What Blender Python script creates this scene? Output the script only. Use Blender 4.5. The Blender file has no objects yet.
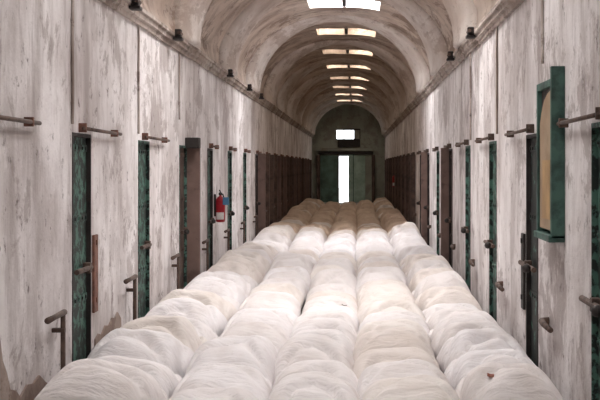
import bpy, bmesh, math, random
from mathutils import Vector, Matrix, noise
random.seed(7)
SC = bpy.context.scene
COL = SC.collection
PI = math.pi

# ------------------------------------------------------------------ measures (metres)
WL, WR = -2.10, 1.38            # corridor wall faces
CX = (WL + WR) / 2
HA = (WR - WL) / 2
ZC = 3.20                        # springing line of the vault
RISE = 1.50
YA, YE = -9.0, 57.7              # corridor start / end wall
EYE = 1.75
DW, DH = 0.62, 2.00              # cell door opening
SKY0, SKYP = 21.9, 4.66           # skylight rhythm
LY = [8.91 + 2.70 * k for k in range(-1, 17)]
RY = [9.12 + 2.70 * k for k in range(-1, 17)]

# ------------------------------------------------------------------ materials
def new_mat(name, rough=.85, metal=0.0, spec=.3):
    m = bpy.data.materials.new(name); m.use_nodes = True
    nt = m.node_tree; b = nt.nodes['Principled BSDF']
    b.inputs['Roughness'].default_value = rough
    b.inputs['Metallic'].default_value = metal
    b.inputs['Specular IOR Level'].default_value = spec
    return m, nt, b

def N(nt, t, **kw):
    n = nt.nodes.new(t)
    for k, v in kw.items(): setattr(n, k, v)
    return n

def coords(nt, scale=(1, 1, 1), kind='Object'):
    tc = N(nt, 'ShaderNodeTexCoord'); mp = N(nt, 'ShaderNodeMapping')
    mp.inputs['Scale'].default_value = scale
    nt.links.new(tc.outputs[kind], mp.inputs['Vector'])
    return mp.outputs['Vector']

def fac_noise(nt, vec, scale, lo, hi, detail=6, rough=.6, dist=0.0):
    n = N(nt, 'ShaderNodeTexNoise')
    n.inputs['Scale'].default_value = scale; n.inputs['Detail'].default_value = detail
    n.inputs['Roughness'].default_value = rough; n.inputs['Distortion'].default_value = dist
    nt.links.new(vec, n.inputs['Vector'])
    r = N(nt, 'ShaderNodeMapRange')
    r.inputs['From Min'].default_value = lo; r.inputs['From Max'].default_value = hi
    nt.links.new(n.outputs['Fac'], r.inputs['Value'])
    return r.outputs['Result']

def mix(nt, fac, a, b):
    m = N(nt, 'ShaderNodeMix', data_type='RGBA')
    if isinstance(fac, float): m.inputs[0].default_value = fac
    else: nt.links.new(fac, m.inputs[0])
    for i, c in ((6, a), (7, b)):
        if isinstance(c, tuple): m.inputs[i].default_value = (*c, 1)
        else: nt.links.new(c, m.inputs[i])
    return m.outputs[2]

def mul(nt, a, k):
    m = N(nt, 'ShaderNodeMath', operation='MULTIPLY')
    nt.links.new(a, m.inputs[0])
    if isinstance(k, (int, float)): m.inputs[1].default_value = k
    else: nt.links.new(k, m.inputs[1])
    return m.outputs[0]

def bump(nt, b, h, strength=.3, dist=.02):
    n = N(nt, 'ShaderNodeBump'); n.inputs['Strength'].default_value = strength
    n.inputs['Distance'].default_value = dist
    nt.links.new(h, n.inputs['Height']); nt.links.new(n.outputs['Normal'], b.inputs['Normal'])

def plaster(name, base, pale, stain, deep, stain_amt=.7, deep_amt=.6):
    m, nt, b = new_mat(name, .9)
    v = coords(nt); vs = coords(nt, (1, 1.5, .36)); vd = coords(nt, (1, 2.2, .5))
    c = mix(nt, fac_noise(nt, v, .9, .38, .62), base, pale)
    c = mix(nt, mul(nt, fac_noise(nt, vs, 1.7, .47, .72, 8, .65), stain_amt), c, stain)
    c = mix(nt, mul(nt, fac_noise(nt, vd, 3.0, .56, .72, 8, .7), stain_amt * .8), c, stain)
    c = mix(nt, mul(nt, fac_noise(nt, v, 1.25, .53, .57, 10, .74, .3), stain_amt * .75), c, stain)
    c = mix(nt, mul(nt, fac_noise(nt, v, 6.0, .585, .67, 9, .75), deep_amt), c, deep)
    c = mix(nt, mul(nt, fac_noise(nt, v, 2.1, .60, .66, 9, .7), .45), c, pale)
    nt.links.new(c, b.inputs['Base Color'])
    bump(nt, b, fac_noise(nt, v, 5.0, .3, .7, 9, .7), .35, .03)
    return m

M = {}
M['wall'] = plaster('wall_plaster', (.57, .525, .515), (.84, .81, .81), (.30, .25, .235), (.12, .095, .085), .8, .9)
M['brick'] = plaster('bare_masonry', (.27, .20, .165), (.40, .33, .29), (.16, .10, .08), (.07, .05, .04), .7, .6)
M['vault'] = plaster('vault_plaster', (.56, .46, .39), (.78, .70, .63), (.24, .17, .135), (.11, .08, .065), .85, .6)
M['rib'] = plaster('rib_plaster', (.68, .60, .54), (.84, .80, .77), (.36, .27, .22), (.14, .10, .08), .6, .5)
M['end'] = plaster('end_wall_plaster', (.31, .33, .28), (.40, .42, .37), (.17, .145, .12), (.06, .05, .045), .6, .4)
M['trim'] = plaster('cornice_plaster', (.36, .29, .25), (.55, .49, .45), (.15, .11, .09), (.06, .045, .04), .9, .9)
M['floor'] = plaster('floor_concrete', (.30, .27, .25), (.38, .35, .32), (.2, .17, .15), (.1, .08, .07), .6, .5)
M['ground'] = plaster('outside_concrete', (.55, .55, .53), (.62, .62, .6), (.45, .45, .43), (.4, .4, .4), .4, .2)

def paint(name, col, dark, amount, lo=.46, hi=.52, sc=7.0, rough=.6):
    m, nt, b = new_mat(name, rough)
    v = coords(nt)
    c = mix(nt, fac_noise(nt, v, 2.5, .35, .65), col, tuple(x * .7 for x in col))
    c = mix(nt, mul(nt, fac_noise(nt, v, sc, lo, hi, 7, .65), amount), c, dark)
    nt.links.new(c, b.inputs['Base Color'])
    bump(nt, b, fac_noise(nt, v, sc, lo, hi, 7, .65), .3, .01)
    return m
M['green_flaked'] = paint('flaked_green_paint', (.095, .20, .16), (.014, .02, .018), .96, .45, .51, 13.0)
M['green_shaded'] = paint('shaded_green_paint', (.09, .20, .16), (.010, .012, .011), .98, .36, .42)  # green paint, mostly blackened: shade of the dark door opening put into the colour
M['green'] = paint('green_paint', (.075, .155, .13), (.025, .045, .04), .8, .46, .62, 5.0)
M['green_lit'] = paint('lit_green_paint', (.42, .56, .48), (.22, .33, .27), .7, .45, .65, 2.5)  # daylight on the right end leaf put into a paler green
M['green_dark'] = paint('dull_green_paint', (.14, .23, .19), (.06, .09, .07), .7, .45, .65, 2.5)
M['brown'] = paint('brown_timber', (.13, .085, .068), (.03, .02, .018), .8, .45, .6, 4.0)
M['brown_paler'] = paint('paler_brown_timber', (.20, .13, .11), (.06, .04, .035), .8, .5, .65, 4.0)  # paler tone of the brown timber, alternated along the doors
M['dark'] = paint('dark_iron', (.035, .028, .026), (.012, .01, .01), .6, .45, .6, 8.0)
M['rust'] = paint('rusty_iron', (.14, .09, .07), (.045, .03, .025), .8, .45, .6, 9.0)
M['rust_red'] = paint('rust_red', (.26, .12, .085), (.10, .05, .04), .8, .45, .6, 12.0)
M['tan'] = paint('tan_board', (.43, .31, .20), (.26, .17, .10), .6, .5, .65, 4.0)
M['red'] = paint('red_enamel', (.36, .012, .022), (.30, .01, .015), .4, .5, .7, 4.0, .35)
M['red_dull'] = paint('dull_red_enamel', (.28, .02, .02), (.14, .01, .01), .4, .5, .7, 4.0, .45)
M['label'] = paint('white_label', (.75, .72, .70), (.5, .45, .45), .5, .5, .6, 40.0)
M['blue'] = paint('blue_tag', (.09, .24, .42), (.06, .15, .28), .4, .5, .7, 8.0)
M['black'] = paint('black_rubber', (.02, .02, .02), (.01, .01, .01), .4)
M['leaf'] = paint('dry_leaf', (.10, .06, .04), (.05, .03, .02), .5, .45, .6, 30.0)
M['scrap'] = paint('red_brown_scrap', (.36, .13, .09), (.18, .07, .05), .5, .45, .6, 30.0)

def cloth(name, base, pale, dirt, amt):
    m, nt, b = new_mat(name, .95, 0, .1)
    oi = N(nt, 'ShaderNodeObjectInfo')
    v = coords(nt); add = N(nt, 'ShaderNodeVectorMath', operation='ADD')
    nt.links.new(v, add.inputs[0]); nt.links.new(oi.outputs['Location'], add.inputs[1])
    v = add.outputs[0]
    c = mix(nt, oi.outputs['Random'], base, pale)
    c = mix(nt, mul(nt, fac_noise(nt, v, 3.0, .45, .75, 7, .6), amt), c, dirt)
    c = mix(nt, mul(nt, fac_noise(nt, v, 14.0, .62, .75, 6, .6), amt * .7), c, dirt)
    nt.links.new(c, b.inputs['Base Color'])
    st = N(nt, 'ShaderNodeVectorMath', operation='MULTIPLY'); st.inputs[1].default_value = (1.6, 9, 3)
    nt.links.new(v, st.inputs[0])
    bump(nt, b, fac_noise(nt, st.outputs[0], 2.2, .3, .7, 6, .6, .4), .6, .02)
    return m
M['bag_white'] = cloth('white_cloth', (.76, .715, .705), (.83, .80, .81), (.56, .49, .45), .5)
M['bag_cream'] = cloth('cream_cloth', (.73, .665, .63), (.79, .74, .71), (.52, .44, .38), .55)
M['bag_tan'] = cloth('tan_cloth', (.60, .47, .38), (.68, .56, .46), (.40, .29, .21), .7)

def glow(name, col, strength):
    m = bpy.data.materials.new(name); m.use_nodes = True
    nt = m.node_tree; nt.nodes.clear()
    e = N(nt, 'ShaderNodeEmission'); o = N(nt, 'ShaderNodeOutputMaterial')
    e.inputs['Color'].default_value = (*col, 1); e.inputs['Strength'].default_value = strength
    nt.links.new(e.outputs[0], o.inputs[0]); return m

M['dirty_pane'] = glow('dirty_glass', (1.0, .82, .66), 4.0)
# ------------------------------------------------------------------ mesh helpers
def box(bm, x0, x1, y0, y1, z0, z1, bev=0.0):
    if x0 > x1: x0, x1 = x1, x0
    vs = [bm.verts.new(p) for p in ((x0,y0,z0),(x1,y0,z0),(x1,y1,z0),(x0,y1,z0),(x0,y0,z1),(x1,y0,z1),(x1,y1,z1),(x0,y1,z1))]
    fs = [bm.faces.new([vs[i] for i in f]) for f in ((0,3,2,1),(4,5,6,7),(0,1,5,4),(1,2,6,5),(2,3,7,6),(3,0,4,7))]
    if bev:
        es = list({e for f in fs for e in f.edges})
        bmesh.ops.bevel(bm, geom=es, offset=bev, segments=2, affect='EDGES', profile=.5)

def tube(bm, pts, r, seg=10, caps=True):
    pts = [Vector(p) for p in pts]; rings = []
    up = None
    for i, p in enumerate(pts):
        d = (pts[min(i + 1, len(pts) - 1)] - pts[max(i - 1, 0)]).normalized()
        if up is None: up = d.orthogonal().normalized()
        up = (up - d * up.dot(d)).normalized(); w = d.cross(up)
        rr = r[i] if isinstance(r, (list, tuple)) else r
        rings.append([bm.verts.new(p + (up * math.cos(2*PI*k/seg) + w * math.sin(2*PI*k/seg)) * rr) for k in range(seg)])
    for a, b in zip(rings, rings[1:]):
        for k in range(seg): bm.faces.new((a[k], a[(k+1) % seg], b[(k+1) % seg], b[k]))
    if caps: bm.faces.new(rings[0][::-1]); bm.faces.new(rings[-1])

def lathe(bm, prof, c=(0, 0, 0), seg=20):
    rings = []
    for r, z in prof:
        rings.append([bm.verts.new((c[0] + r*math.cos(2*PI*k/seg), c[1] + r*math.sin(2*PI*k/seg), c[2] + z)) for k in range(seg)])
    for a, b in zip(rings, rings[1:]):
        for k in range(seg): bm.faces.new((a[k], a[(k+1) % seg], b[(k+1) % seg], b[k]))
    bm.faces.new(rings[0][::-1]); bm.faces.new(rings[-1])

def obj(name, bm, mat, parent=None, smooth=False, kind=None, loc=None):
    bmesh.ops.recalc_face_normals(bm, faces=bm.faces)
    me = bpy.data.meshes.new(name); bm.to_mesh(me); bm.free()
    me.materials.append(mat)
    if smooth:
        for p in me.polygons: p.use_smooth = True
    o = bpy.data.objects.new(name, me); COL.objects.link(o)
    if parent: o.parent = parent
    if kind: o['kind'] = kind
    if loc: o.location = loc
    return o

def empty(name, loc=(0, 0, 0), kind=None):
    o = bpy.data.objects.new(name, None); COL.objects.link(o); o.location = loc
    o.empty_display_size = .2
    if kind: o['kind'] = kind
    return o

def tag(o, label, cat, group=None):
    o['label'] = label; o['category'] = cat
    if group: o['group'] = group
    return o

# ------------------------------------------------------------------ shell
def grid_wall(W, n, doors, name):
    """plaster wall facing the corridor with real openings and 18 cm deep reveals"""
    bm = bmesh.new()
    ys = sorted([YA, YE + .3] + [y for d in doors for y in (d, d + DW)])
    zs = [0, DH, ZC]
    T = .18
    for i in range(len(ys) - 1):
        is_open = any(abs(ys[i] - d) < 1e-6 for d in doors)
        for j in range(2):
            if is_open and j == 0: continue
            box(bm, W, W - n * T, ys[i], ys[i+1], zs[j], zs[j+1])
    bmesh.ops.remove_doubles(bm, verts=bm.verts, dist=1e-4)
    # interior faces between neighbouring blocks
    seen = {}
    for f in list(bm.faces):
        seen.setdefault(tuple(sorted(v.index for v in f.verts)), []).append(f)
    bm.verts.index_update()
    seen = {}
    for f in list(bm.faces): seen.setdefault(tuple(sorted(v.index for v in f.verts)), []).append(f)
    for k, fl in seen.items():
        if len(fl) > 1:
            for f in fl: bm.faces.remove(f)
    return obj(name, bm, M['wall'], kind='structure')
grid_wall(WL, 1, LY, 'wall_left')
grid_wall(WR, -1, RY, 'wall_right')

bm = bmesh.new(); box(bm, WL - .4, WR + .4, YA, YE + .3, -.12, 0); obj('floor', bm, M['floor'], kind='structure')
bm = bmesh.new(); box(bm, -14, 14, YE + .3, YE + 40, -.12, -.02); obj('ground', bm, M['ground'], kind='structure')
bm = bmesh.new(); box(bm, WL - .3, WR + .3, YA - .3, YA, 0, 5.2); obj('wall_back', bm, M['wall'], kind='structure')

# vault: scalloped barrel, one bay per skylight, with the skylight slots left open
TH = .36; SL = 1.15; TH0 = .08
skies = [SKY0 + SKYP * k for k in range(-6, 8)]
def vpt(th, y, off=0.0):
    ph = (y - SKY0) / SKYP
    s = abs(math.cos(PI * ph)) ** .8
    g = (.03 + .30 * abs(math.sin(th)) ** 1.3) * s * min(1, (PI / 2 - abs(th)) * 3.5 + .12)
    nz = noise.noise(Vector((th * 2.2, y * .7, 3.1))) * .02 * min(1, (PI/2 - abs(th)) * 2)
    return Vector((CX + (HA + g + nz) * math.sin(th), y, ZC + (RISE + g + nz) * math.cos(th)))
TA, TC, TB = TH0 - TH, TH0, TH0 + TH
ths = sorted(set([-PI/2 + PI * i / 48 for i in range(49)] + [TA, TC, TB]))
ths = [t for t in ths if not any(abs(t - e) < .025 and t != e for e in (TA, TC, TB))]
ys = []
y = YA
while y < YE - 1e-6: ys.append(round(y, 4)); y += .22
ys.append(YE + .3)
edges = [e for s in skies for e in (s - SL / 2, s + SL / 2)]
ys = [q for q in ys if not any(abs(q - e) < .1 for e in edges)] + [e for e in edges if YA < e < YE]
ys = sorted(ys)
bm = bmesh.new()
V = [[bm.verts.new(vpt(t, yy)) for t in ths] for yy in ys]
def in_sky(yy, t): return abs(t - TH0) < TH and any(abs(yy - s) < SL / 2 for s in skies)
for i in range(len(ys) - 1):
    for j in range(len(ths) - 1):
        if in_sky((ys[i] + ys[i+1]) / 2, (ths[j] + ths[j+1]) / 2): continue
        bm.faces.new((V[i][j], V[i][j+1], V[i+1][j+1], V[i+1][j]))
obj('ceiling', bm, M['vault'], smooth=True, kind='structure')

# skylights: curb, panes, mullion
for n_, s in enumerate(skies):
    root = empty('window_%d' % (n_ + 2), (CX + .14, s, ZC + RISE), kind='structure')
    inv = Matrix.Translation(-root.location)
    H = .36
    tt = [TH0 - TH + 2 * TH * i / 12 for i in range(13)]
    bm = bmesh.new()
    base = ([(t, s - SL/2) for t in tt] + [(t, s + SL/2) for t in tt[::-1]])
    def lift(t, yy, h):
        p = vpt(t, yy); return p + Vector((0, 0, h))
    # curb as a closed ring with thickness
    inner_lo = [lift(t, yy, -.02) for t, yy in base]; inner_hi = [lift(t, yy, H) for t, yy in base]
    def grow(p, k):
        q = p.copy(); q.x = CX + .14 + (p.x - CX - .14) * (1 + k / .63); q.y = s + (p.y - s) * (1 + k / (SL/2)); return q
    rings = [inner_lo, inner_hi, [grow(p, .08) for p in inner_hi], [grow(p, .08) + Vector((0,0,.04)) for p in inner_lo]]
    rv = [[bm.verts.new(inv @ p) for p in r] for r in rings]
    for a, b in ((0, 1), (1, 2), (2, 3)):
        L = len(base)
        for k in range(L): bm.faces.new((rv[a][k], rv[a][(k+1) % L], rv[b][(k+1) % L], rv[b][k]))
    obj('curb', bm, M['wall'] if s < SKY0 + 1 else M['vault'], root)  # far curbs take browner plaster, their dimmer light put into the colour
    if n_ <= 5: col, st = (1.0, .975, .96), {5: 12.0, 4: 52.0, 3: 24.0, 2: 26.0}.get(n_, 30.0)
    elif s < SKY0 + 1: col, st = (1.0, .98, .98), 50.0
    else: col, st = (1.0, .85, .70), (9.0 if n_ < 9 else 8.0)
    gm = glow('daylit_glass_%d' % n_, col, st)
    for half in (-1, 1):
        bm = bmesh.new()
        sub = [t for t in tt if (t - TH0) * half >= -1e-6]
        g0 = [bm.verts.new(inv @ lift(t, s - SL/2, H - .03)) for t in sub]
        g1 = [bm.verts.new(inv @ lift(t, s + SL/2, H - .03)) for t in sub]
        g2 = [bm.verts.new(inv @ lift(t, s - SL/2, H - .015)) for t in sub]
        g3 = [bm.verts.new(inv @ lift(t, s + SL/2, H - .015)) for t in sub]
        for k in range(len(sub) - 1):
            bm.faces.new((g0[k], g0[k+1], g1[k+1], g1[k])); bm.faces.new((g2[k], g2[k+1], g3[k+1], g3[k]))
        obj('pane', bm, gm if not (n_ in (8, 10, 11) and half < 0) else M['dirty_pane'], root)
    bm = bmesh.new(); p = inv @ lift(TH0, s, 0)
    box(bm, p.x - .035, p.x + .035, p.y - SL/2, p.y + SL/2, p.z - .01, p.z + H - .035); obj('mullion', bm, M['dark'], root)

# end wall with doorway and small window
bm = bmesh.new()
xs = [WL - .15, -.93, -.81, -.14, -.10, WR + .15]; zs = [0, 2.22, 3.05, 3.47, 5.0]
for i in range(5):
    for j in range(4):
        xm = (xs[i] + xs[i+1]) / 2; zm = (zs[j] + zs[j+1]) / 2
        if -.81 < xm < -.14 and zm < 2.22: continue
        if -.81 - .12 < xm < -.10 and 3.05 < zm < 3.47: continue
        box(bm, xs[i], xs[i+1], YE, YE + .3, zs[j], zs[j+1])
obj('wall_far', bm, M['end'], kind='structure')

root = empty('door_1', (-.2, YE, 0), kind='structure')
def leafbox(name, mat, x0, x1, y0, y1, z0, z1, bev=.008):
    bm = bmesh.new(); box(bm, x0 - .08, x1 - .08, y0 - YE, y1 - YE, z0, z1, bev); return obj(name, bm, mat, root)
# green leaves folded back against the wall, each with stiles and sunk panels
for nm, x0, x1, mt in (('leaf', -1.42, -.58, M['green_dark']), ('leaf', .04 - .12, .72, M['green_lit'])):
    bm = bmesh.new(); X0, X1 = x0 - .08, x1 - .08
    box(bm, X0, X1, -.07, -.035, .03, 2.25)
    for a, b in ((X0, X0 + .1), (X1 - .1, X1)): box(bm, a, b, -.09, -.07, .03, 2.25, .006)
    for z in (.03, .75, 1.4, 2.12): box(bm, X0 + .1, X1 - .1, -.09, -.07, z, z + .13, .006)
    obj(nm, bm, mt, root)
leafbox('jamb', M['brown'], -.60, -.555, YE - .10, YE + .1, 0, 2.3)
leafbox('jamb', M['green'], .135, .17, YE - .10, YE + .1, 0, 2.3)
leafbox('lintel', M['dark'], -1.5, 1.1, YE - .12, YE - .01, 2.30, 2.44)
leafbox('beam', M['end'], -1.7, 1.1, YE - .16, YE - .01, 2.48, 2.60)
leafbox('side_post', M['brown'], -1.60, -1.44, YE - .25, YE - .01, 0, 2.28)
leafbox('side_post', M['brown'], 1.03, 1.18, YE - .25, YE - .01, 0, 2.28)
bm = bmesh.new(); lathe(bm, [(0.02, 0), (.045, .01), (.045, .05), (.02, .06)], (-.11, -.11, 1.0)); obj('handle', bm, M['dark'], root)

root = empty('window_1', (-.2, YE, 3.05), kind='structure')
def wb(name, mat, x0, x1, y0, y1, z0, z1):
    bm = bmesh.new(); box(bm, x0 + .2, x1 + .2, y0 - YE, y1 - YE, z0 - 3.05, z1 - 3.05, .006); return obj(name, bm, mat, root)
wb('sill', M['dark'], -.88, .2, YE - .14, YE - .01, 2.66, 3.04)
bm = bmesh.new()
for a in ((-.60, -.56), (.17, .21)): box(bm, a[0] + .2, a[1] + .2, -.06, -.005, 0, .44)
box(bm, -.40, .41, -.06, -.005, .42, .48)
box(bm, -.01, .0, .05, .08, 0, .42); obj('frame', bm, M['dark'], root)

# ------------------------------------------------------------------ cornices and wall strips
def cornice(W, n, name):
    bm = bmesh.new()
    prof = [(0, -.10), (.02, -.10), (.025, -.065), (.055, -.05), (.06, -.01), (.085, .0), (.085, .035), (.02, .05), (0, .05)]
    st = []; y = YA
    while y < YE: st.append(y); y += .35
    st.append(YE)
    rows = []
    for y in st:
        w = noise.noise(Vector((y * .8, n * 3.0, 0))) * .012
        rows.append([bm.verts.new((W + n * (o + (w + .01 if o > 0 else 0)), y, ZC + z + w)) for o, z in prof])
    for a, b in zip(rows, rows[1:]):
        for k in range(len(prof) - 1): bm.faces.new((a[k], a[k+1], b[k+1], b[k]))
    bm.faces.new(rows[0]); bm.faces.new(rows[-1][::-1])
    obj(name, bm, M['trim'], kind='structure')
cornice(WL, 1, 'trim_1'); cornice(WR, -1, 'trim_2')
tn = 3
for W, n, yy, z0, z1, mt in ((WL, 1, 8.88, 2.06, 3.1, 'dark'), (WL, 1, 11.58, 2.06, 3.1, 'rust'), (WL, 1, 14.25, 2.3, 3.1, 'rust'),
                             (WR, -1, 11.7, 2.06, 3.1, 'rust'), (WR, -1, 8.85, 2.5, 3.1, 'rust'), (WR, -1, 14.4, 2.06, 3.1, 'rust')):
    bm = bmesh.new(); tube(bm, [(W + n * .012, yy + .006 * math.sin(z * 9), z) for z in [z0 + (z1 - z0) * i / 8 for i in range(9)]], .011, 8)
    obj('trim_%d' % tn, bm, M['trim'], smooth=True, kind='structure'); tn += 1

def patch(W, n, pts):
    global tn
    bm = bmesh.new(); f = [bm.verts.new((W + n * .014, y, z)) for y, z in pts]; g = [bm.verts.new((W + n * .001, y, z)) for y, z in pts]
    bm.faces.new(f); bm.faces.new(g[::-1])
    for k in range(len(pts)): j = (k + 1) % len(pts); bm.faces.new((f[k], g[k], g[j], f[j]))
    obj('trim_%d' % tn, bm, M['brick'], kind='structure'); tn += 1
patch(WL, 1, [(6.9, .01), (6.9, .80), (7.05, .78), (7.12, .60), (7.2, .52), (7.28, .40), (7.4, .37), (7.5, .31), (7.66, .36), (7.8, .34), (7.95, .37), (8.1, .30), (8.25, .24), (8.3, .01)])
patch(WL, 1, [(9.66, .01), (9.66, .36), (9.78, .39), (9.9, .36), (10.05, .42), (10.2, .40), (10.33, .45), (10.45, .43), (10.56, .47), (10.7, .40), (10.8, .01)])
# pale transverse ribs between the skylight bays
for k in range(-7, 8):
    yc = SKY0 + SKYP * (k + .5)
    if not (YA + .5 < yc < YE - .5): continue
    bm = bmesh.new(); rows = []
    for i in range(57):
        th = -PI/2 + PI * i / 56
        dep = .025 + .15 * abs(math.sin(th)) ** 1.2
        hw = .50 + .03 * noise.noise(Vector((th * 3, yc, 0)))
        row = []
        for j in range(13):
            a = PI * j / 12; dy = -hw * math.cos(a)
            ph = (yc + dy - SKY0) / SKYP
            d = -dep * math.sin(a) ** .6 + (.06 if j in (0, 12) else 0)
            g = (.03 + .30 * abs(math.sin(th)) ** 1.3) * abs(math.cos(PI * ph)) ** .8 * min(1, (PI/2 - abs(th)) * 3.5 + .12)
            d += g + .012 * noise.noise(Vector((th * 4, dy * 3, yc)))
            row.append(bm.verts.new((CX + (HA + d) * math.sin(th), yc + dy, ZC + .04 * abs(math.sin(th)) ** 8 + (RISE + d) * math.cos(th))))
        rows.append(row)
    for a, b in zip(rows, rows[1:]):
        for j in range(12): bm.faces.new((a[j], a[j+1], b[j+1], b[j]))
        bm.faces.new((a[12], a[0], b[0], b[12]))
    bm.faces.new(rows[0]); bm.faces.new(rows[-1][::-1])
    obj('trim_%d' % tn, bm, M['rib'], smooth=True, kind='structure'); tn += 1

# brackets on the cornices
def bracket(W, n, y, label):
    r = empty('cornice_bracket', (W + n * .125, y, ZC - .05))
    bm = bmesh.new(); box(bm, -.05, .05, -.07, .07, 0, .03, .006); box(bm, -.035, .035, -.05, .05, .03, .12, .01)
    obj('clamp', bm, M['dark'], r)
    bm = bmesh.new(); tube(bm, [(n * .02, -.09, .075), (n * .02, .09, .075)], .02, 8); obj('pin', bm, M['rust'], r)
    tag(r, label, 'bracket', 'iron brackets along the cornices')
for W, n, y, lab in ((WL, 1, 10.8, 'dark iron bracket on the left cornice, the nearest to the camera'),
                     (WL, 1, 13.4, 'dark iron bracket on the left cornice, second from the front'),
                     (WL, 1, 18.95, 'dark iron bracket on the left cornice, third from the front'),
                     (WL, 1, 22.4, 'dark iron bracket on the left cornice, fourth from the front'),
                     (WL, 1, 25.2, 'dark iron bracket on the left cornice, the farthest of five'),
                     (WR, -1, 13.2, 'dark iron bracket on the right cornice, the nearer of two'),
                     (WR, -1, 16.0, 'dark iron bracket on the right cornice, the farther of two')):
    bracket(W, n, y, lab)

# ------------------------------------------------------------------ cell doors
dn = 2
def cell_door(W, n, y0, k, side):
    global dn
    root = empty('door_%d' % dn, (W, y0, 0), kind='structure'); dn += 1
    brown = (side == 'L' and (k == 2 or k >= 6)) or (side == 'R' and (k in (3, 5) or k >= 7))
    X = lambda o: n * o
    def part(name, bm, mat, sm=False, par=None): return obj(name, bm, M[mat], par or root, sm)
    # riveted sheet leaf with straps
    bm = bmesh.new(); box(bm, X(-.07), X(-.03), .012, DW - .012, 0.01, DH - .01)
    for z in (.12, .70, 1.32, 1.86):
        box(bm, X(-.03), X(-.022), .03, DW - .03, z, z + .055)
        for j in range(5):
            yy = .07 + j * .12; box(bm, X(-.022), X(-.014), yy - .012, yy + .012, z + .016, z + .040)
    leaf = part('leaf', bm, 'brown' if brown else ('green_shaded' if side == 'R' and k == 0 else 'green_flaked'))
    bm = bmesh.new()
    box(bm, X(-.09), X(.006), 0.001, .022, 0, DH - .001); box(bm, X(-.09), X(.006), DW - .022, DW - .001, 0, DH - .001)
    box(bm, X(-.09), X(.006), .022, DW - .022, DH - .03, DH - .001)
    part('frame', bm, 'dark' if brown and k > 3 else ('green_flaked' if k % 3 else 'dark'))
    # sliding rail above the door
    if not (side == 'L' and k == 2):
        bm = bmesh.new(); tube(bm, [(X(.045), .18, DH + .035), (X(.05), .9, DH + .03), (X(.045), 1.62 if k < 3 else 1.0, DH + .028)], .014, 10)
        rail = part('rail', bm, 'rust', True)
        bm = bmesh.new()
        box(bm, X(0), X(.062), .205, .225, DH + .005, DH + .075, .004); box(bm, X(0), X(.062), (1.40 if k < 3 else .9), (1.43 if k < 3 else .93), DH - .0, DH + .06, .004)
        part('rail_bracket', bm, 'rust_red' if side == 'L' else 'rust', par=rail)
    # lock bolt and knob
    bm = bmesh.new(); tube(bm, [(X(.03), .02, .96), (X(.03), .50 if side == 'L' else .78, .96)], .020, 10); box(bm, X(-.01), X(.045), .40, .47, .92, 1.0, .005)
    lk = part('lock_bolt', bm, 'rust', False)
    if not (side == 'L' and k < 2):
      bm = bmesh.new(); bmesh.ops.create_uvsphere(bm, u_segments=12, v_segments=8, radius=.034, matrix=Matrix.Translation((X(.075), .10, .965)))
      tube(bm, [(X(.03), .10, .96), (X(.06), .10, .964)], .012, 8); part('knob', bm, 'dark', True, lk)
    if side == 'L':
        bm = bmesh.new(); tube(bm, [(X(.075), -.58, .0), (X(.075), -.58, .40), (X(.075), -.58, .75)], .017, 10)
        box(bm, X(0), X(.09), -.60, -.56, .60, .63, .004)
        rod = part('floor_bolt', bm, 'rust', False)
        bm = bmesh.new(); tube(bm, [(X(.075), -.54, .735), (X(.072), -.80, .732), (X(.07), -.98, .73)], [.022, .018, .022], 10)
        part('lever', bm, 'rust', True, rod)
    else:
        bm = bmesh.new(); tube(bm, [(X(0), -.50, .64), (X(.05), -.50, .64), (X(.062), -.64, .64), (X(.06), -.94, .635)], [.03, .026, .022, .02], 10)
        part('lever', bm, 'rust', True)
    if k == 0:
        bm = bmesh.new(); box(bm, X(.0), X(.022), DW + .05, DW + .19, .58, 1.20, .006)
        for z in (.66, 1.12): box(bm, X(.022), X(.032), DW + .10, DW + .14, z, z + .04)
        part('strike_plate', bm, 'rust_red' if side == 'L' else 'dark')
    if k == 2 and side == 'L':
        bm = bmesh.new(); box(bm, X(0), X(.17), DW - .15, DW + .05, DH - .03, DH + .10, .01); part('pulley_box', bm, 'dark')
    if brown:
        bm = bmesh.new(); box(bm, X(.0), X(.16 if side == 'L' else .12), DW + .02, DW + .10, 0.0, DH + (0.0 if k == 2 else .02), .008)
        part('guide_post', bm, 'brown_paler' if k % 3 != 1 else 'brown')
        if k >= 7:
            bm = bmesh.new(); box(bm, X(.0), X(.11), -.12, -.02, 0.0, DH + .02, .008); part('guide_post', bm, 'brown')
            bm = bmesh.new(); box(bm, X(.004), X(.07), .62 + .12, 1.5 if k >= 9 and k % 2 else .95, 0.3, DH - .03, .008)
            for j in range(3): box(bm, X(.07), X(.078), .62 + .14, (1.48 if k >= 9 and k % 2 else .93), .45 + .6 * j, .52 + .6 * j)
            part('sliding_panel', bm, 'brown' if k % 2 else 'brown_paler')
for k, y in enumerate(LY, -1): cell_door(WL, 1, y, k, 'L')
for k, y in enumerate(RY, -1): cell_door(WR, -1, y, k, 'R')

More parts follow.
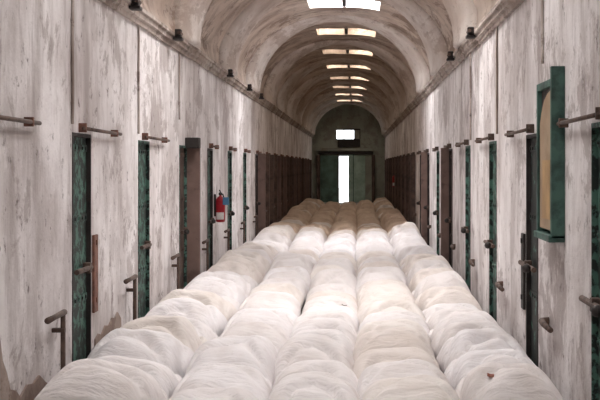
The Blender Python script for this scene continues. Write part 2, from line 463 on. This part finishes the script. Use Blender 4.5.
# ------------------------------------------------------------------ green framed wall cabinet on the right
r = empty('wall_cabinet', (WR, 7.96, 1.29))
bm = bmesh.new(); box(bm, -.06, -.001, .02, .62, .02, 1.01); obj('back_box', bm, M['dark'], r)
bm = bmesh.new()
box(bm, -.092, -.001, -.01, .04, -.02, 1.12, .004); box(bm, -.092, -.001, .60, .64, 0, 1.04, .004)
box(bm, -.092, -.001, .045, .60, .99, 1.04, .004); box(bm, -.11, -.001, -.01, .65, -.045, .0, .004)
obj('frame', bm, M['green'], r)
bm = bmesh.new()
vs = []
for yy, zt in ((.05, .97), (.22, .95), (.36, .91), (.48, .83), (.54, .76)): vs.append((yy, zt))
for (a, za), (b, zb) in zip(vs, vs[1:]):
    q = [bm.verts.new(p) for p in ((-.082, a, .03), (-.082, b, .03), (-.082, b, zb), (-.082, a, za), (-.066, a, .03), (-.066, b, .03), (-.066, b, zb), (-.066, a, za))]
    for f in ((0,1,2,3), (7,6,5,4), (3,2,6,7), (1,5,6,2), (0,4,5,1), (4,0,3,7)): bm.faces.new([q[i] for i in f])
obj('panel', bm, M['tan'], r)
bm = bmesh.new(); box(bm, -.088, -.082, .08, .40, .10, .50); obj('lower_board', bm, paint('ochre_board', (.50, .32, .15), (.3, .18, .09), .5, .5, .65, 6.0), r)
tag(r, 'green framed cabinet with a torn tan panel hung high on the right wall', 'cabinet')

# ------------------------------------------------------------------ fire extinguishers
def extinguisher(loc, n, mat, label, tagged):
    r = empty('fire_extinguisher', loc)
    bm = bmesh.new(); lathe(bm, [(.055, 0), (.075, .012), (.08, .04), (.08, .36), (.072, .40), (.045, .435), (.022, .445), (.022, .47)])
    body = obj('cylinder', bm, mat, r, True)
    bm = bmesh.new(); lathe(bm, [(.024, .465), (.03, .47), (.03, .50), (.02, .51)]); obj('valve', bm, M['black'], r)
    bm = bmesh.new(); tube(bm, [(0, 0, .50), (0, -.05, .535), (0, -.13, .55)], .011, 8); tube(bm, [(0, 0, .485), (0, -.06, .495), (0, -.13, .50)], .010, 8)
    obj('handle', bm, M['black'], r)
    bm = bmesh.new(); tube(bm, [(0, .02, .485), (n*.03, .08, .48), (n*.05, .11, .40), (n*.05, .105, .25), (n*.045, .10, .14)], [.012, .012, .012, .012, .02], 8)
    obj('hose', bm, M['black'], r, True)
    bm = bmesh.new(); seg = 10
    a0 = -PI/2 - .9; g = []
    for i in range(seg + 1):
        a = a0 + 1.8 * i / seg
        g.append([bm.verts.new((.0815*math.cos(a), .0815*math.sin(a), z)) for z in (.05, .17)])
    for a, b in zip(g, g[1:]): bm.faces.new((a[0], b[0], b[1], a[1]))
    obj('label', bm, M['label'], body)
    if tagged:
        bm = bmesh.new(); box(bm, n*.05, n*.15, -.10, -.085, .30, .43, .003); obj('tag', bm, M['blue'], r)
    bm = bmesh.new(); box(bm, -n*.105, -n*.078, -.03, .03, .1, .48); obj('wall_hook', bm, M['dark'], r)
    r.scale = (.88, .88, .86)
    tag(r, label, 'fire extinguisher', 'fire extinguishers on the walls')
extinguisher((WL + .098, 17.80, .92), 1, M['red'], 'bright red fire extinguisher with a white label on the left wall', True)
extinguisher((WR - .11, 40.0, 1.05), -1, M['red_dull'], 'dull red fire extinguisher far down the right wall', False)

# ------------------------------------------------------------------ sandbags
def bag_mesh(seed, L, Wd):
    """a filled cloth sack: plump body, pinched corners, creases across it"""
    NU, NV = 36, 40
    rnd = random.Random(seed); bm = bmesh.new()
    off = Vector((rnd.uniform(0, 50), rnd.uniform(0, 50), rnd.uniform(0, 50)))
    H = .37; ph = rnd.uniform(0, 6)
    lean = rnd.uniform(-.10, .10)
    def ease(t): return math.sin(t * PI / 2) * .55 + t * .45
    def pt(i, j, top):
        u = ease(-1 + 2 * i / NU); v = ease(-1 + 2 * j / NV)
        pin = .055
        x = u * (1 - pin * (1 - u*u) * 0 - .05 * (1 - abs(v) ** 2) * 0 + .0) * Wd / 2
        y = v * L / 2
        # sides bulge, corners pull in to small ears
        x *= 1 - .10 * abs(v) ** 5 + .035 * abs(u*v) ** 12
        y *= 1 - .13 * abs(u) ** 4 + .05 * abs(u*v) ** 12
        e = max(0, (1 - abs(u) ** 3.3) * (1 - abs(v) ** 1.8))
        f = e ** .60
        seam = .11
        if top:
            z = seam + (H - seam) * f
            p = Vector((x * 2.3, y * 2.3, 0)) + off
            z += f * (noise.noise(p) * .045 + noise.noise(p * 2.7) * .018)
            arc = y * 17 + 5.0 * u * u + 2.2 * noise.noise(p * 1.3) + ph
            cr = (1 - abs(math.sin(arc * .5))) ** 2
            z -= f * cr * .07 * (.5 + abs(noise.noise(p * 1.9)) * 2.0)
            z += f * math.sin(arc * 1.9 + 3 * noise.noise(p * 2)) * .004
        else:
            z = seam * (1 - min(1, f * 1.5)) 
        x += lean * .10 * v
        return (x, y, z)
    T = [[bm.verts.new(pt(i, j, True)) for j in range(NV + 1)] for i in range(NU + 1)]
    B = [[(T[i][j] if i in (0, NU) or j in (0, NV) else bm.verts.new(pt(i, j, False))) for j in range(NV + 1)] for i in range(NU + 1)]
    for i in range(NU):
        for j in range(NV):
            bm.faces.new((T[i][j], T[i+1][j], T[i+1][j+1], T[i][j+1]))
            bm.faces.new((B[i][j], B[i][j+1], B[i+1][j+1], B[i+1][j]))
    return bm

PITCH = .75
COLS = [(-2.10, -1.24, 'in the column along the left wall'), (-1.24, -.60, 'in the second column from the left wall'),
        (-.60, .01, 'in the middle column'), (.01, .66, 'in the second column from the right wall'),
        (.66, 1.375, 'in the column along the right wall')]
protos = {}
for c, (a, b, _) in enumerate(COLS):
    for v in range(4):
        for mt in ('bag_white', 'bag_cream', 'bag_tan'):
            if mt == 'bag_white':
                bm = bag_mesh(31 * c + v * 7 + 3, PITCH * 1.05, (b - a) * 1.04)
                bmesh.ops.recalc_face_normals(bm, faces=bm.faces)
                me = bpy.data.meshes.new('sandbag'); bm.to_mesh(me); bm.free()
                for p in me.polygons: p.use_smooth = True
                base = me
            else: me = base.copy()
            me.materials.clear(); me.materials.append(M[mt]); protos[c, v, mt] = me
ORD = lambda i: '%d%s' % (i, 'th' if 10 <= i % 100 <= 20 else {1: 'st', 2: 'nd', 3: 'rd'}.get(i % 10, 'th'))
Y0 = 7.55; ROWS = 54
rb = random.Random(11)
for rw in range(ROWS):
    for c, (a, b, where) in enumerate(COLS):
        yy = Y0 + rw * PITCH + (.18, -.12, .10, -.05, .2)[c] + rb.uniform(-.02, .02)
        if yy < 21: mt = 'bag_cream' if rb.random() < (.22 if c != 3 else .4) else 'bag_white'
        elif yy < 24: mt = 'bag_white'  # all white: bright band under the skylight put into the cloth colour
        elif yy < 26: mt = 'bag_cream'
        else: mt = 'bag_tan' if rb.random() < .85 else 'bag_cream'  # browner cloth farther down the corridor
        if 15.5 < yy < 20 and rb.random() < .6: mt = 'bag_cream'  # more cream: dim stretch of the floor put into the cloth colour
        v = rb.randrange(4)
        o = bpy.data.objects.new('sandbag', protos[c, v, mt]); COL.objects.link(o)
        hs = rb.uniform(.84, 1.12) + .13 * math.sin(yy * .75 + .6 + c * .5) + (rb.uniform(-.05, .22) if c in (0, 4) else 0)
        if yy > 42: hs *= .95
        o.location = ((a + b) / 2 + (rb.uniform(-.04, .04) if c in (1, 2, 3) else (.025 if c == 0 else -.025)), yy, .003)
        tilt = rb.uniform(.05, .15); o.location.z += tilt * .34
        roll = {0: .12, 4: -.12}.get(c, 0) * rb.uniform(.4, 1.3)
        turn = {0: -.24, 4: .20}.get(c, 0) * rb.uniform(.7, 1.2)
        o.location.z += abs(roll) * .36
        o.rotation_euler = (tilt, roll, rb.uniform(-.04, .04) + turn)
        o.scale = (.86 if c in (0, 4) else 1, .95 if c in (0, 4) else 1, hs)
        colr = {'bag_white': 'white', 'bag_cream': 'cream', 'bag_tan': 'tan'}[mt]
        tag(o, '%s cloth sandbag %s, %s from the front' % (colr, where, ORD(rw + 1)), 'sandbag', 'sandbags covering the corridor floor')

# ------------------------------------------------------------------ small litter lying on the bags
deps = None
bpy.context.view_layer.update(); deps = bpy.context.evaluated_depsgraph_get()
def litter(x, y, s, mat, name, label, cat, rz):
    hit, loc, nrm, *_ = SC.ray_cast(deps, Vector((x, y, 1.5)), Vector((0, 0, -1)))
    bm = bmesh.new(); nn = 8; top = []; bot = []
    for k in range(nn):
        a = 2 * PI * k / nn; rr = s * (1.0 if k % 2 else .7)
        p = Vector((rr * math.cos(a) * 1.4, rr * math.sin(a) * .8, .006 + .012 * (math.cos(a) ** 2)))
        top.append(bm.verts.new(p + Vector((0, 0, .004)))); bot.append(bm.verts.new(p))
    ct = bm.verts.new((0, 0, .008)); cb = bm.verts.new((0, 0, .003))
    for k in range(nn):
        j = (k + 1) % nn
        bm.faces.new((top[k], top[j], ct)); bm.faces.new((bot[j], bot[k], cb)); bm.faces.new((bot[k], bot[j], top[j], top[k]))
    o = obj(name, bm, M[mat]); q = Vector((0, 0, 1)).rotation_difference(nrm)
    o.rotation_mode = 'QUATERNION'; o.rotation_quaternion = q; o.location = loc + nrm * .001
    tag(o, label, cat)
def at(px, py, z=.31):
    d = 1205 * (EYE - z) / (py - 166); return ((px - 356) * d / 1205, d)
for px, py, s, mt, nm, lab, cat in (
    (315, 312, .022, 'leaf', 'dead_leaf', 'small dark dead leaf on the middle column of sandbags, the left one', 'leaf'),
    (344, 308, .028, 'leaf', 'dead_leaf', 'small dark dead leaf near the right edge of the middle sandbags', 'leaf'),
    (290, 388, .016, 'leaf', 'dead_leaf', 'tiny dark dead leaf on the nearest middle sandbag', 'leaf'),
    (502, 382, .035, 'scrap', 'scrap', 'larger red brown scrap on the front sandbag by the right wall', 'scrap'),
    (490, 393, .022, 'scrap', 'scrap', 'smaller red brown scrap on the front sandbag by the right wall', 'scrap')):
    x, y = at(px, py); litter(x, y, s, mt, nm, lab, cat, 0)

# ------------------------------------------------------------------ daylight outside
w = bpy.data.worlds.new('World'); SC.world = w; w.use_nodes = True
bg = w.node_tree.nodes['Background']; bg.inputs[0].default_value = (.90, .95, 1.0, 1); bg.inputs[1].default_value = 6.0

# ------------------------------------------------------------------ camera
cam = bpy.data.cameras.new('camera'); co = bpy.data.objects.new('camera', cam); COL.objects.link(co)
cam.sensor_width = 36; cam.lens = 36 * 1205 / 600
cam.shift_x = -56 / 600; cam.shift_y = -34 / 600
cam.clip_end = 300
co.location = (0, 0, EYE); co.rotation_euler = (PI / 2, 0, 0)
SC.camera = co
vs = SC.view_settings
vs.view_transform = 'Standard'; vs.look = 'None'; vs.gamma = 1; vs.exposure = 0.15
vs.use_curve_mapping = False
